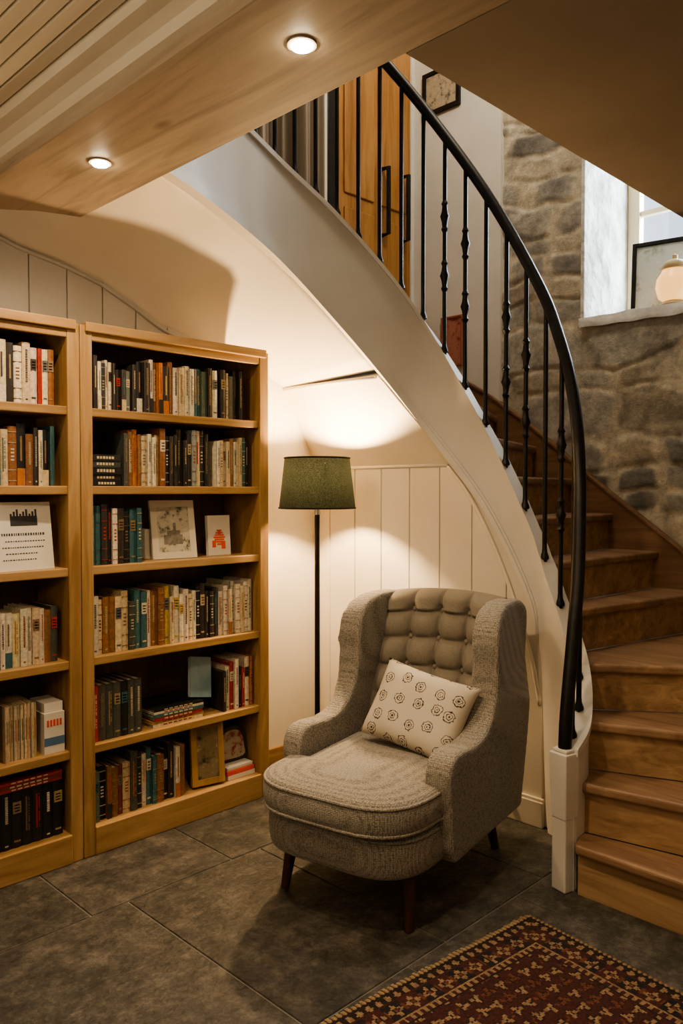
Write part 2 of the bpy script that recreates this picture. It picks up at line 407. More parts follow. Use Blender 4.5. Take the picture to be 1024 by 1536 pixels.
# treads
R=.18
inn=[None,(2.475,1.335),(2.565,1.375),(2.69,1.42),(2.81,1.51),(2.885,1.63),(2.91,1.74),(2.91,1.85),(2.91,1.95),(2.91,2.05),(2.90,2.15),(2.86,2.24),(2.80,2.33),(2.68,2.44),(2.53,2.52),(2.32,2.60)]
out=[None,(2.475,.42),(2.74,.42),(3.08,.42),(3.6,.42),(SU,1.46),(SU,1.695),(SU,1.938),(SU,2.166),(SU,2.39),(SU,2.65),(SU,2.95),(SU,UV3),(3.4,UV3),(2.95,UV3),(2.5,UV3)]
tm=MB(); rm=MB()
for n in range(1,15):
    I0,O0,I1,O1=map(Vector,(inn[n],out[n],inn[n+1],out[n+1]))
    d=(O0-I0).normalized(); nrm=Vector((d.y,-d.x))
    if nrm.dot((I1+O1)/2-(I0+O0)/2)>0: nrm=-nrm
    A=I0+nrm*.025; B=O0+nrm*.025
    if n>=5: B.x=min(B.x,SU)
    poly=[A,B]
    if n==4: poly.append(Vector((SU,.42)))
    poly += [O1, I1]
    z=R*n
    tm.prism([(p.x,p.y,z-.036) for p in poly],(0,0,.036))
    rm.prism([(I0.x,I0.y,z-R),(O0.x,O0.y,z-R),(O0.x,O0.y,z-.034),(I0.x,I0.y,z-.034)],(-nrm.x*.018,-nrm.y*.018,0))
tm.prism([(p[0],p[1],FS-.05) for p in [(2.30,2.60),(2.48,UV3),(1.45,UV3),(1.45,2.36),(1.8,2.58)]],(0,0,.05))
rm.prism([(2.32,2.6,2.5),(2.5,UV3,2.5),(2.5,UV3,2.66),(2.32,2.6,2.66)],(-.018,0,0))
tm.build('treads', TREAD, parent=stair, bevel=.011, segs=3)
rm.build('risers', RISER, parent=stair)
mb=MB(); pts=[(1.30,.80)]+[(out[n][1],R*n) for n in range(5,13)]
mb.prism([(SU+.01,v,z-.18) for v,z in pts]+[(SU+.01,v,z+.10) for v,z in pts[::-1]],(-.038,0,0))
mb.prism([(SU+.01,v,z+.10) for v,z in pts]+[(SU+.01,v,z+.118) for v,z in pts[::-1]],(-.046,0,0))
mb.build('wall_skirting', SKIRTW, parent=stair, bevel=.003)
# rail
RL=[(2.475,1.388,.49),(2.49,1.39,.62),(2.55,1.40,.88),(2.62,1.42,1.12),(2.71,1.47,1.49),(2.80,1.55,1.76),(2.85,1.64,1.99),(2.875,1.75,2.22),(2.87,2.0,2.645),(2.78,2.3,3.10),(2.5,2.5,3.45),(2.2,2.6,3.68),(1.8,2.55,3.85)]
RP=catmull(RL,8)
mb=MB(); mb.sweep(RP,.023,n=14); mb.build('handrail', IRON, parent=stair, smooth=True)
mb=MB(); acc=0; nxt=.05; cnt=0
for k in range(1,len(SP)):
    p,q=SP[k-1],SP[k]; L=math.hypot(q[0]-p[0],q[1]-p[1])
    while acc+L>nxt:
        t=(nxt-acc)/L; u=p[0]+(q[0]-p[0])*t; v=p[1]+(q[1]-p[1])*t; z0=p[2]+(q[2]-p[2])*t
        rz=min(RP,key=lambda r:(r[0]-u)**2+(r[1]-v)**2)[2]
        mb.cyl((u,v,z0),(u,v,rz),.0095,n=10)
        mb.lathe([(.013,0),(.018,.004),(.018,.012),(.011,.03),(.0095,.05)],(u,v,z0+.008),n=12)
        if cnt in (6,7,9,10,4):
            h=rz-z0
            for f in (.36,.63):
                c=z0+h*f
                mb.lathe([(.009,-.07),(.016,-.055),(.011,-.045),(.014,-.02),(.021,0),(.014,.02),(.011,.045),(.016,.055),(.009,.07)],(u,v,c),n=14)
        cnt+=1; nxt+=.098
    acc+=L
mb.build('balusters', IRON, parent=stair, smooth=True, angle=50)
# soffit
def arow(u):
    best=None
    for k in range(1,len(SP)):
        p,q=SP[k-1],SP[k]
        if p[1]>2.1 and (p[0]-u)*(q[0]-u)<=0 and p[0]!=q[0]:
            t=(u-p[0])/(q[0]-p[0]); best=(u,p[1]+(q[1]-p[1])*t,p[3]+(q[3]-p[3])*t)
    return best
rowsP=[]
us=[2.65,2.6,2.55,2.5,2.42,2.34,2.26,2.18,2.1,2.02,1.936,1.87,1.8,1.72,1.647,1.57,1.5,1.46]
for u in us:
    A=Vector(arow(u)); A.z+=.01; A.y+=.01; B=Vector((u,WV,lerp_tab(Btab,u)))
    k=min(1,(2.65-u)/.25)
    ctrl=(A+B)/2+Vector((0,.10*k,.05*k))
    row_=[]
    for i in range(17):
        t=i/16; row_.append(A*(1-t)**2+ctrl*2*t*(1-t)+B*t*t)
    rowsP.append(row_)
for u,dz in ((1.38,.0),(1.3,.0),(1.2,.02),(1.05,.06)):
    last=rowsP[17]; B=Vector((u,WV,lerp_tab(Btab,u)))
    row_=[Vector((u,p.y, p.z+dz)) for p in last]
    dB=B.z-row_[-1].z
    row_=[Vector((p.x,p.y,p.z+dB*(i/16))) for i,p in enumerate(row_)]
    rowsP.append(row_)
mb=MB(); mb.grid(rowsP)
so=mb.build('ceiling_soffit', CREAM, smooth=True)
sd=so.modifiers.new('s','SOLIDIFY'); sd.thickness=.012; sd.offset=1
mb=MB()
def slopeU(z): return WU-(z-1.5)*.6
a=[p for p in SP if p[1]>2.05 and 1.45<p[3]<1.92]
edge=[(slopeU(1.5),2.12,1.5)]+[(slopeU(p[3]),p[1]+.012,p[3]) for p in a if p[3]>1.5 and p[3]<1.88]+[(slopeU(1.89),arow(2.65)[1]+.01,1.89)]
mb.prism([(WU,WV,1.5)]+edge+[(slopeU(1.89),WV,1.89)],(.03,0,.018))
mb.build('ceiling_cove', CREAM, parent=so)
mb=MB(); mb.sweep([(2.648,WV-.012,1.885),(2.648,arow(2.65)[1]+.02,1.885)],.009)
mb.build('trim_3', CREAM, smooth=True)
mb=MB(); mb.sweep([(u,WV-.014,lerp_tab(Btab,u)-.004) for u in [1.2+.05*i for i in range(23)]],.008,n=8)
mb.build('trim_4', GREYB, smooth=True)

# ------------------------------------------------------------------ bookcase
F=2.77; BK=3.055
mb=MB()
for a,b in ((.45,.50),(1.361,1.4085),(1.4115,1.459),(2.258,2.308)):
    mb.box((a,F,0),(b,BK,1.99),1)
lv=[1.686,1.395,1.093,.750,.416,.107]
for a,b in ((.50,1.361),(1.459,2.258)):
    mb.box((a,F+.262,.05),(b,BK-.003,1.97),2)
    for z in lv[:-1]: mb.box((a-.002,F+.008,z-.032),(b+.002,F+.262,z),0)
    mb.box((a-.002,F-.006,0.0),(b+.002,F+.262,lv[-1]),0)
    mb.box((a-.03,F-.014,1.965),(b+.03,BK,2.0),0)
    mb.box((a,F+.002,1.935),(b,F+.02,1.966),0)
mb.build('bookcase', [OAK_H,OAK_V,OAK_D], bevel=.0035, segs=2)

# ------------------------------------------------------------------ books
bk=MB(); rnd=random.Random(11)
P={'w':(.62,.56,.44),'c':(.55,.44,.28),'b':(.24,.11,.045),'d':(.034,.028,.024),'k':(.014,.014,.014),'g':(.07,.072,.06),
   't':(.045,.12,.13),'o':(.46,.16,.04),'r':(.38,.035,.025),'n':(.035,.05,.08),'y':(.48,.33,.10),'s':(.22,.24,.23),'m':(.15,.035,.025),'e':(.12,.15,.11)}
def jit(c,s=.14): k=1+rnd.uniform(-s,s); return tuple(max(.005,x*k*(1+rnd.uniform(-.05,.05))) for x in c)
def book(u0,w,h,z,vf,dep,key,lean=0):
    col=jit(P[key]); bt=.0022
    M=Matrix.Translation((u0,vf,z))@Matrix.Rotation(lean,4,'Y')
    page=jit((.55,.47,.34),.08)
    bk.box((0,.003,0),(bt,dep,h),c=col,M=M); bk.box((w-bt,.003,0),(w,dep,h),c=col,M=M)
    n=5; arc=[(w*i/n, .005*((2*i/n-1)**2)) for i in range(n+1)]
    poly=[M@Vector((x,y,0)) for x,y in arc]+[M@Vector((w,.007,0)),M@Vector((0,.007,0))]
    bk.prism(poly, M.to_3x3()@Vector((0,0,h)), c=col)
    bk.box((bt,.007,.003),(w-bt,dep-.004,h-.004),c=page,M=M)
    lum=sum(col)/3
    lab = jit(rnd.choice([(.42,.34,.20),(.30,.22,.11),(.55,.48,.36),(.20,.14,.08)]) if lum<.16 else rnd.choice([(.06,.04,.035),(.20,.12,.07),(.12,.12,.12),(.28,.06,.04)]),.2)
    if rnd.random()<.2: lab=jit(P[rnd.choice('royt')])
    y=-.0006
    def patch(a,b,z0,z1,c): bk.box((w*a,y,z0*h),(w*b,.004,z1*h),c=c,M=M)
    t=rnd.random()
    if w<.012: 
        patch(.38,.62,.35,.75,lab)
    elif t<.22:
        patch(.10,.90,.60,.80,lab); patch(.2,.8,.10,.13,lab)
        for q in range(3): patch(.25,.75,.635+q*.05,.655+q*.05,col)
    elif t<.55:
        z0=rnd.uniform(.3,.5); zz=z0; e=rnd.uniform(.8,.92)
        while zz<e:
            l=rnd.uniform(.012,.03); patch(.38,.64,zz,zz+l,lab); zz+=l+.009
        patch(.35,.65,.06,.085,lab)
    elif t<.75:
        for zz in (.08,.26,.72,.9): patch(.05,.95,zz,zz+.008,lab)
        for q in range(4): patch(.3,.7,.42+q*.06,.445+q*.06,lab)
    elif t<.9:
        zz=.25
        while zz<.85:
            l=rnd.uniform(.01,.022); patch(.30,.46,zz,zz+l,lab); 
            if rnd.random()<.7: patch(.56,.68,zz,zz+l*.9,lab)
            zz+=l+.007
    else:
        c2=jit(P[rnd.choice('wcodtb')]); patch(.04,.96,.0,.28,c2); patch(.4,.6,.4,.8,lab)
def row(u0,u1,z,seq,wr=(.014,.032),hr=(.185,.225),vf=2.805,same=None):
    u=u0; i=0
    while True:
        key=seq[i%len(seq)]; w=rnd.uniform(*wr); h=rnd.uniform(*hr)
        if same: w,h=same
        if u+w>u1: break
        book(u+.0005,w-.001,h,z+.0005,vf+rnd.uniform(-.006,.012) if not same else vf,rnd.uniform(.14,.19),key); u+=w; i+=1
    return u
def stack(u0,u1,z,n,keys,th=(.014,.028),vf=2.80,dep=.18):
    for i in range(n):
        t=rnd.uniform(*th); a=u0+rnd.uniform(0,.012); b=u1-rnd.uniform(0,.015); col=jit(P[keys[i%len(keys)]])
        v=vf+rnd.uniform(0,.01)
        bk.box((a,v,z),(b,v+dep,z+.002),c=col); bk.box((a,v,z+t-.0025),(b,v+dep,z+t-.0005),c=col); bk.box((a,v,z+.002),(b,v+.003,z+t-.0025),c=col)
        bk.box((a+.002,v+.003,z+.002),(b-.003,v+dep-.003,z+t-.0025),c=(.55,.48,.36))
        lab=(.6,.52,.35) if sum(col)<.5 else (.3,.06,.04)
        L=b-a
        for q in range(6): bk.box((a+L*(.2+.1*q),v-.0006,z+t*.3),(a+L*(.27+.1*q),v+.002,z+t*.7),c=lab)
        z+=t
    return z
Z=lv
row(1.463,1.575,Z[0],'wdwdw',(.012,.022),(.17,.205)); row(1.578,1.645,Z[0],'kde',(.018,.026),(.15,.165))
row(1.65,2.19,Z[0],'dkdwbodbwcwwstedwkdce',(.018,.031),(.185,.215))
stack(1.465,1.60,Z[1],5,'kdkgd',(.022,.028)); row(1.605,1.625,Z[1],'g',(.018,.02),(.2,.21)); 
row(1.627,2.03,Z[1],'bobcwwcbkdkdkdswdk',(.016,.028),(.19,.235)); row(2.05,2.24,Z[1],'wcwcbwctk',(.014,.024),(.19,.215))
row(1.463,1.70,Z[2],'ttdkwdkttg',(.02,.028),(.20,.235))
row(1.463,2.245,Z[3],'wcbbccgttwbbycwwwcwkddddwwcwwcw',(.018,.032),(.19,.245))
row(1.463,1.70,Z[4],'rgggkggg',same=(.031,.215)); 
zt=stack(1.725,1.98,Z[4],6,'wyrtwk',(.009,.016),dep=.2)
row(2.075,2.245,Z[4],'dwrwkrwo',(.014,.026),(.17,.225))
row(1.463,1.90,Z[5],'ekbbmcgdwttbkdwbmd',(.02,.034),(.19,.235))
row(.51,1.35,Z[0],'wtdwcbwcdwcwrwbkd',(.016,.034),(.19,.225)); row(.51,1.33,Z[1],'bdwktwbwckdrdcbk',(.016,.034),(.18,.22))
row(.51,.95,Z[2],'tdbkcwot'); row(.51,1.35,Z[3],'wwcwbgwcwwdwwc',(.016,.03),(.19,.215))
row(.51,1.13,Z[4],'wcbdwwsw',(.03,.045),(.2,.24)); row(1.135,1.26,Z[4],'cccccccc',(.010,.013),(.195,.2))
row(.51,1.355,Z[5],'kkkkk',same=(.038,.205)); 
stack(.52,.9,Z[5]+.206,2,'rm',(.012,.02)); stack(1.10,1.35,Z[5]+.206,3,'rmr',(.010,.014))
bk.build('books', BOOKM)

# ------------------------------------------------------------------ frames & ornaments on shelves
def m_art(name, a, b, c, scale=14):
    m, nt, bb = newmat(name)
    mp=coords(nt); n=nt.nodes.new('ShaderNodeTexNoise'); n.inputs['Scale'].default_value=scale; n.inputs['Detail'].default_value=8
    n.inputs['Roughness'].default_value=.7
    nt.links.new(mp.outputs[0],n.inputs['Vector'])
    r=ramp(nt,[(.38,a),(.47,b),(.56,b),(.62,c)]); nt.links.new(n.outputs['Fac'],r.inputs[0]); nt.links.new(r.outputs[0],bb.inputs['Base Color'])
    bb.inputs['Roughness'].default_value=.4; return m
ART1=m_art('sketch_print',(.10,.09,.06),(.50,.47,.38),(.62,.58,.48),22)
ART2=m_art('sepia_print',(.05,.04,.025),(.22,.17,.10),(.40,.32,.2),14)
PAPER=m_noise('paper',(.62,.58,.50),(.68,.64,.56),9,rough=.7,bs=0)
INK=m_noise('ink',(.03,.03,.03),(.06,.055,.05),9,rough=.7,bs=0)
REDI=m_noise('red_print',(.62,.07,.03),(.75,.12,.04),9,rough=.5,bs=0)
GOLDW=m_wood('pine_frame',(.30,.17,.06),(.38,.23,.09),(.46,.29,.13),'Z')
WFR=m_noise('white_frame',(.60,.55,.44),(.66,.6,.5),9,rough=.5)
def framed(name, loc, w, h, fw, tilt, yaw, mats, d=.014, extra=None):
    M=Matrix.Translation(loc)@Matrix.Rotation(yaw,4,'Z')@Matrix.Rotation(-tilt,4,'X')
    mb=MB()
    if fw>0:
        mb.box((-w/2,0,0),(-w/2+fw,d,h)); mb.box((w/2-fw,0,0),(w/2,d,h))
        mb.box((-w/2+fw,0,0),(w/2-fw,d,fw)); mb.box((-w/2+fw,0,h-fw),(w/2-fw,d,h))
        mb.box((-w/2+fw,.004,fw),(w/2-fw,d-.002,h-fw),1)
    else: mb.box((-w/2,0,0),(w/2,d,h),1)
    if extra: extra(mb)
    mb.build(name, mats, M=M)
def sketch(mb):
    mb.box((-.045,.003,.06),(.04,.005,.10),2); mb.box((-.03,.003,.10),(.03,.005,.118),2); mb.box((.0,.003,.118),(.012,.005,.15),2)
framed('picture_frame',(1.865,2.84,Z[2]+.002),.20,.245,.028,.16,-.12,[WFR,ART1,m_noise('pencil_grey',(.16,.15,.12),(.25,.23,.19),60,bs=0)],extra=sketch)
def kids(mb):
    for x,z,rx,rz in ((-.028,.05,.018,.03),(.02,.045,.02,.034),(0,.10,.012,.018)):
        mb.box((x-rx/2,-.001,z-rz/2),(x+rx/2,.002,z+rz/2),2)
    for k in range(7):
        a=-.06+k*.02; mb.box((-.03+abs(a)*.3,-.001,.075+a*.5),(.03-abs(a)*.3,.002,.082+a*.5),2)
framed('greeting_card',(2.105,2.86,Z[2]+.001),.115,.175,0,.07,-.05,[WFR,PAPER,REDI],.02,kids)
mb=MB(); mb.box((1.755,2.90,Z[2]),(1.80,2.99,Z[2]+.125)); mb.box((1.715,2.93,Z[2]),(1.75,2.99,Z[2]+.12)); mb.build('paper_box', PAPER, bevel=.004)
def sign(mb):
    mb.box((-.045,-.001,.16),(.055,.002,.195),2)
    for k in range(9): mb.box((-.045+k*.0115,-.001,.195),(-.038+k*.0115,.002,.203+.008*((k*7)%3)),2)
    rr=random.Random(3)
    for r in range(5):
        x=-.08+.012*(r%2); z=.125-r*.022
        while x<.075-(.03 if r>2 else 0):
            ww=rr.uniform(.003,.007); mb.box((x,-.001,z),(x+ww,.002,z+.009 if r<1 else z+.004),2); x+=ww+.004
framed('printed_sign',(1.215,2.80,Z[2]+.001),.215,.245,0,.14,.05,[WFR,PAPER,INK],.006,sign)
framed('wooden_picture_frame',(2.00,2.80,Z[5]+.012),.15,.265,.026,.10,-.2,[GOLDW,ART2],.02)
mb=MB(); M=Matrix.Translation((1.925,2.83,Z[4]+.088))@Matrix.Rotation(math.radians(10),4,'Y')@Matrix.Rotation(math.radians(-14),4,'X')
mb.box((0,0,0),(.11,.003,.17),0,M=M); mb.box((.002,.003,.003),(.108,.014,.167),1,M=M); mb.box((0,.014,0),(.11,.017,.17),0,M=M)
mb.build('leaning_book',[m_noise('blue_cover',(.14,.24,.29),(.22,.32,.36),12,rough=.5,bs=0),PAPER])
mb=MB(); mb.box((2.10,2.80,Z[5]),(2.25,2.95,Z[5]+.02),1); mb.box((2.095,2.80,Z[5]+.0205),(2.245,2.94,Z[5]+.04),0); mb.box((2.10,2.805,Z[5]+.0405),(2.24,2.93,Z[5]+.055),1)
mb.build('stacked_booklets',[REDI,PAPER],bevel=.002)
mb=MB(); M=Matrix.Translation((2.165,2.86,Z[5]+.057))
pr=[(-.08,0),(.08,0),(.085,.06),(.07,.12),(.035,.155),(-.035,.155),(-.07,.12),(-.085,.06)]
pr=catmull(pr+[pr[0]],4)[:-1]
mb.prism([M@Vector((x,0,z)) for x,z in pr],(0,.05,0),0); mb.prism([M@Vector((x*.8,-.002,z*.8+.015)) for x,z in pr],(0,.004,0),1)
mb.build('keepsake_tin',[INK,m_art('tin_art',(.3,.05,.04),(.42,.36,.28),(.5,.45,.36),30)],bevel=.004)
mb=MB(); mb.box((1.275,2.80,Z[4]),(1.352,2.92,Z[4]+.15),0); mb.box((1.275,2.799,Z[4]+.03),(1.352,2.80,Z[4]+.06),1)
mb.box((1.28,2.81,Z[4]+.1505),(1.35,2.93,Z[4]+.185),0)
for k in range(5): mb.box((1.285+k*.012,2.799,Z[4]+.10),(1.293+k*.012,2.80,Z[4]+.125),2)
mb.build('storage_box',[PAPER,m_noise('blue_band',(.08,.15,.25),(.1,.18,.3),9,bs=0),REDI],bevel=.002)

# ------------------------------------------------------------------ floor lamp
def light(name, kind, loc, energy, col=(1,.72,.42), parent=None, **kw):
    d=bpy.data.lights.new(name,kind); d.energy=energy; d.color=col
    for k,v in kw.items(): setattr(d,k,v)
    o=bpy.data.objects.new(name,d); C.objects.link(o); o.location=loc
    if parent: o.parent=parent
    return o
lamp=empty('floor_lamp',(2.555,2.715,0))
mb=MB(); mb.lathe([(.13,0),(.132,.006),(.128,.016),(.04,.024),(.018,.034),(.0125,.06)],(0,0,0),n=36); mb.cyl((0,0,.03),(0,0,1.37),.0125,n=14)
mb.build('stand', IRON, parent=lamp, smooth=True, angle=50)
mb=MB(); mb.cyl((0,0,1.265),(0,0,1.295),.015); mb.cyl((0,0,1.37),(0,0,1.385),.018)
for k in range(3):
    t=k*2.094; mb.cyl((.03*math.cos(t),.03*math.sin(t),1.37),(.158*math.cos(t),.158*math.sin(t),1.50),.0016,n=6); mb.cyl((.0*math.cos(t),.0*math.sin(t),1.375),(.03*math.cos(t),.03*math.sin(t),1.37),.0016,n=6)
mb.build('shade_carrier', BRASS, parent=lamp)
m,nt,b=newmat('green_linen_shade')
mp=coords(nt,(1,1,1)); n=nt.nodes.new('ShaderNodeTexNoise'); n.inputs['Scale'].default_value=220; n.inputs['Detail'].default_value=3
nt.links.new(mp.outputs[0],n.inputs['Vector']); r=ramp(nt,[(.35,(.008,.0095,.0065)),(.65,(.023,.0255,.0175))]); nt.links.new(n.outputs['Fac'],r.inputs[0])
tr=nt.nodes.new('ShaderNodeBsdfTranslucent'); mx=nt.nodes.new('ShaderNodeMixShader'); mx.inputs[0].default_value=.12
nt.links.new(r.outputs[0],b.inputs['Base Color']); nt.links.new(r.outputs[0],tr.inputs['Color']); b.inputs['Roughness'].default_value=.95
b.inputs['Specular IOR Level'].default_value=.15
nt.links.new(b.outputs[0],mx.inputs[1]); nt.links.new(tr.outputs[0],mx.inputs[2]); nt.links.new(mx.outputs[0],nt.nodes['Material Output'].inputs['Surface'])
SHADE=m
mb=MB(); N=48; P0=[(.178,1.297),(.152,1.528)]
rowsq=[[(r_*math.cos(2*math.pi*i/N),r_*math.sin(2*math.pi*i/N),z) for i in range(N+1)] for r_,z in P0]
mb.grid(rowsq); mb.build('shade', SHADE, parent=lamp, smooth=True)
mb=MB()
for r_,z in P0:
    mb.sweep([(r_*math.cos(2*math.pi*i/N),r_*math.sin(2*math.pi*i/N),z) for i in range(N+1)],.004,n=8)
mb.build('shade_trim', m_noise('dark_green_trim',(.006,.010,.005),(.010,.016,.008),40,rough=.9), parent=lamp, smooth=True)
mb=MB(); mb.ell((0,0,1.395),(.012,.012,.012)); mb.build('bulb', m_emit('bulb_glow',(1,.78,.5),25), parent=lamp, smooth=True)
light('lamp_light','POINT',(0,0,1.445),84,(1,.67,.35),lamp,shadow_soft_size=.034)

# ------------------------------------------------------------------ armchair
ang=math.radians(-78.5)
CH=Matrix.Translation((2.145,1.905,0))@Matrix.Rotation(ang,4,'Z')
chair=empty('armchair',(2.145,1.905,0),ang)
def remesh(ob, vox=.011, it=14):
    r=ob.modifiers.new('r','REMESH'); r.mode='VOXEL'; r.voxel_size=vox
    try: r.use_smooth_shade=True
    except Exception: pass
    s=ob.modifiers.new('s','SMOOTH'); s.factor=.5; s.iterations=it
# smooth scroll profile for arm + wing
arm=[(.42,.175),(-.16,.175)]
curve=catmull([(-.185,.225),(-.195,.36),(-.205,.45),(-.185,.505),(-.13,.53),(-.04,.522),(.05,.528),(.12,.565),(.165,.635),(.180,.72),(.178,.80),(.190,.87),(.235,.925),(.31,.952),(.42,.96),(.50,.95),(.555,.915),(.562,.85),(.53,.65),(.48,.40)],3)
side=arm+curve
def xo(y,z,sgn):
    s=min(1,max(0,(z-.54)/.2)); s=s*s*(3-2*s)
    f=min(1,max(0,(.42-y)/.25))
    base=.345 if sgn>0 else .330
    bow=.014*math.sin(math.pi*min(1,max(0,(z-.55)/.42)))
    return (base-(.034 if sgn>0 else .024)*s+.024*s*f+bow*f, .248-.030*s+.020*s*f)
for sgn,nm in ((-1,'arm_wing_left'),(1,'arm_wing_right')):
    mb=MB()
    vs=[]; n=len(side)
    for y,z in side: vs.append((sgn*xo(y,z,sgn)[0],y,z))
    for y,z in side: vs.append((sgn*xo(y,z,sgn)[1],y,z))
    mb._add(vs,[list(range(n)),list(range(2*n-1,n-1,-1))]+[(i,(i+1)%n,n+(i+1)%n,n+i) for i in range(n)],0,(1,1,1))
    bmx=None
    o=mb.build(nm, BOUCLE, parent=chair, smooth=True)
    tr_=o.modifiers.new('t','TRIANGULATE'); remesh(o,.009,10)
def seatpoly(w,yb,yf,yc,n=24):
    pts=[(w,yb),(w,yf)]
    for i in range(1,n):
        t=math.pi*i/n; c=math.cos(t); s=math.sin(t)
        pts.append((w*abs(c)**.55*(1 if c>=0 else -1), yf-(yf-yc)*abs(s)**.8))
    pts += [(-w,yf),(-w,yb)]
    return pts
def pad(name, poly, z0, z1, rr, mat_, crown=.0):
    mb=MB(); cx=sum(p[0] for p in poly)/len(poly); cy=sum(p[1] for p in poly)/len(poly)
    rings=[]; K=8
    prof=[]
    for i in range(K+1):
        t=-math.pi/2+math.pi*i/K; prof.append((rr*(1-math.cos(t)), (z0+z1)/2+((z1-z0)/2)*math.sin(t)))
    for ins,z in prof:
        ring=[]
        for x,y in poly:
            d=Vector((x-cx,y-cy)); L=d.length; d*= (L-ins)/L; ring.append((cx+d.x,cy+d.y,z))
        rings.append(ring)
    for f in (.75,.45,.2):
        rings.append([(cx+(x-cx)*f,cy+(y-cy)*f,z1+crown*(1-f*f)) for x,y,_ in rings[K]])
    n=len(poly); vs=[p for r_ in rings for p in r_]; fs=[]
    for j in range(len(rings)-1):
        for i in range(n): fs.append((j*n+i,j*n+(i+1)%n,(j+1)*n+(i+1)%n,(j+1)*n+i))
    fs.append(list(range(n-1,-1,-1))); fs.append([(len(rings)-1)*n+i for i in range(n)])
    mb._add(vs,fs,0,(1,1,1))
    return mb.build(name, mat_, parent=chair, smooth=True)
basep=seatpoly(.308,.38,-.20,-.425)
pad('seat_base', basep, .178, .312, .022, BOUCLE)
cush=seatpoly(.312,-.17,-.21,-.46)
cush=[(.245,.30),(.245,-.165),(.320,-.18)]+cush[1:-1]+[(-.320,-.18),(-.245,-.165),(-.245,.30)]
pad('seat_cushion', cush, .312, .428, .028, BOUCLE, crown=.022)
def piping(name, poly, z, ins, r=.0055):
    mb=MB(); cx=sum(p[0] for p in poly)/len(poly); cy=sum(p[1] for p in poly)/len(poly); pts=[]
    for x,y in poly:
        d=Vector((x-cx,y-cy)); L=d.length; d*=(L-ins)/L; pts.append((cx+d.x,cy+d.y,z))
    mb.sweep(pts,r,n=8); mb.build(name,BOUCLE,parent=chair,smooth=True)
piping('piping_upper', cush[2:-2], .412, .009); piping('piping_lower', cush[2:-2], .328, .009); piping('piping_base', basep[1:-1], .30,.006)
# tufted back
mb=MB(); rowsb=[]; NX=84
BWH=.245; TU=.1225; TV=.105; TZ=.565
zt0,zt1=.40,.915
prof=[]
for i in range(96): prof.append(('f',zt0+(zt1-zt0)*i/95))
for i in range(1,12): prof.append(('a',math.pi*i/12))
for z in (.93,.7,.45,.19): prof.append(('b',z))
def lean(z): return .275+(z-.40)*.33
TD=.052
for kind,a in prof:
    r_=[]
    for j in range(NX+1):
        x=-BWH+2*BWH*j/NX; wrap=-.04*(abs(x)/BWH)**2.5; cr=.018*(1-(x/BWH)**2)
        ef=min(1,(BWH-abs(x))/.03)
        if kind=='f':
            z=a; hu=abs(math.sin(math.pi*x/TU))**.45; vz=(z-TZ)/TV
            hv=abs(math.sin(math.pi*vz))**.45
            if z>TZ+TV*3 or z<TZ-TV: hv=1
            h=TD*hu*(.30+.70*hv)
            dx=(x/TU-round(x/TU))*TU; dz=(vz-round(vz))*TV
            dim=-.020*math.exp(-(dx*dx+dz*dz)/(2*.012**2))*(1 if .5<z<.9 else 0)
            y=lean(z)+wrap-(h+dim)*ef; zz=z+cr*((z-zt0)/(zt1-zt0))
        elif kind=='a':
            rad=.055; y0=lean(zt1); cy=y0+rad; y=cy-rad*math.cos(a)+wrap*(1-a/math.pi); zz=zt1+cr+rad*.75*math.sin(a)
            y-= TD*abs(math.sin(math.pi*x/TU))**.45*max(0,math.cos(a))*ef
        else:
            y=lean(a)+.11 ; zz=a+cr*.5
        r_.append((x,y,zz))
    rowsb.append(r_)
mb.grid(rowsb); o=mb.build('tufted_back', VELVET, parent=chair, smooth=True)
mb=MB()
for r_ in range(0,4):
    z=TZ+TV*r_
    for x in (-TU,0,TU): mb.ell((x,lean(z)+.006-.04*(abs(x)/BWH)**2.5,z+.012*((z-zt0)/(zt1-zt0))),(.012,.012,.012),n=12)
mb.build('back_buttons', VELVET, parent=chair, smooth=True)
mb=MB(); mb.box((-.28,.42,.18),(.28,.47,.60)); o=mb.build('outer_back', BOUCLE, parent=chair, bevel=.01)
mb=MB()
for x,y,dx,dy in ((-.225,-.27,-.015,-.03),(.235,-.28,.02,-.03),(-.23,.34,-.02,.05),(.23,.34,.02,.05)):
    mb.cyl((x,y,.19),(x+dx,y+dy,0),.025,.015,n=14)
mb.build('legs', MAHOG, parent=chair, smooth=True, angle=50)

# ------------------------------------------------------------------ pillows
def pillow(name, w, h, t, M, mat_):
    mb=MB(); N=28
    for sg_ in (1,-1):
        P_=[]
        for i in range(N+1):
            r_=[]
            for j in range(N+1):
                a=-1+2*i/N; b=-1+2*j/N
                prof=(max(0,1-a**4)*max(0,1-b**4))**.55
                pin=1-.07*(1-abs(a)**2)*(abs(b)**3); pin2=1-.07*(1-abs(b)**2)*(abs(a)**3)
                wr=.003*math.sin(9*a+3*b)*prof
                r_.append((a*w/2*pin2*1.0, b*h/2*pin, sg_*(t/2*prof)+wr))
            P_.append(r_)
        mb.grid(P_)
    o=mb.build(name, mat_, smooth=True, M=M)
    wd=o.modifiers.new('w','WELD'); wd.merge_threshold=.0005
    return o
m,nt,b=newmat('printed_cotton')
mp=coords(nt,(14,14,14)); v=nt.nodes.new('ShaderNodeTexVoronoi'); v.voronoi_dimensions='2D'; v.inputs['Scale'].default_value=1; v.inputs['Randomness'].default_value=.35
nz_=nt.nodes.new('ShaderNodeTexNoise'); nz_.inputs['Scale'].default_value=6; nt.links.new(mp.outputs[0],nz_.inputs['Vector'])
nt.links.new(mp.outputs[0],v.inputs['Vector'])
ad=nt.nodes.new('ShaderNodeMath'); ad.operation='MULTIPLY_ADD'; ad.inputs[1].default_value=.22
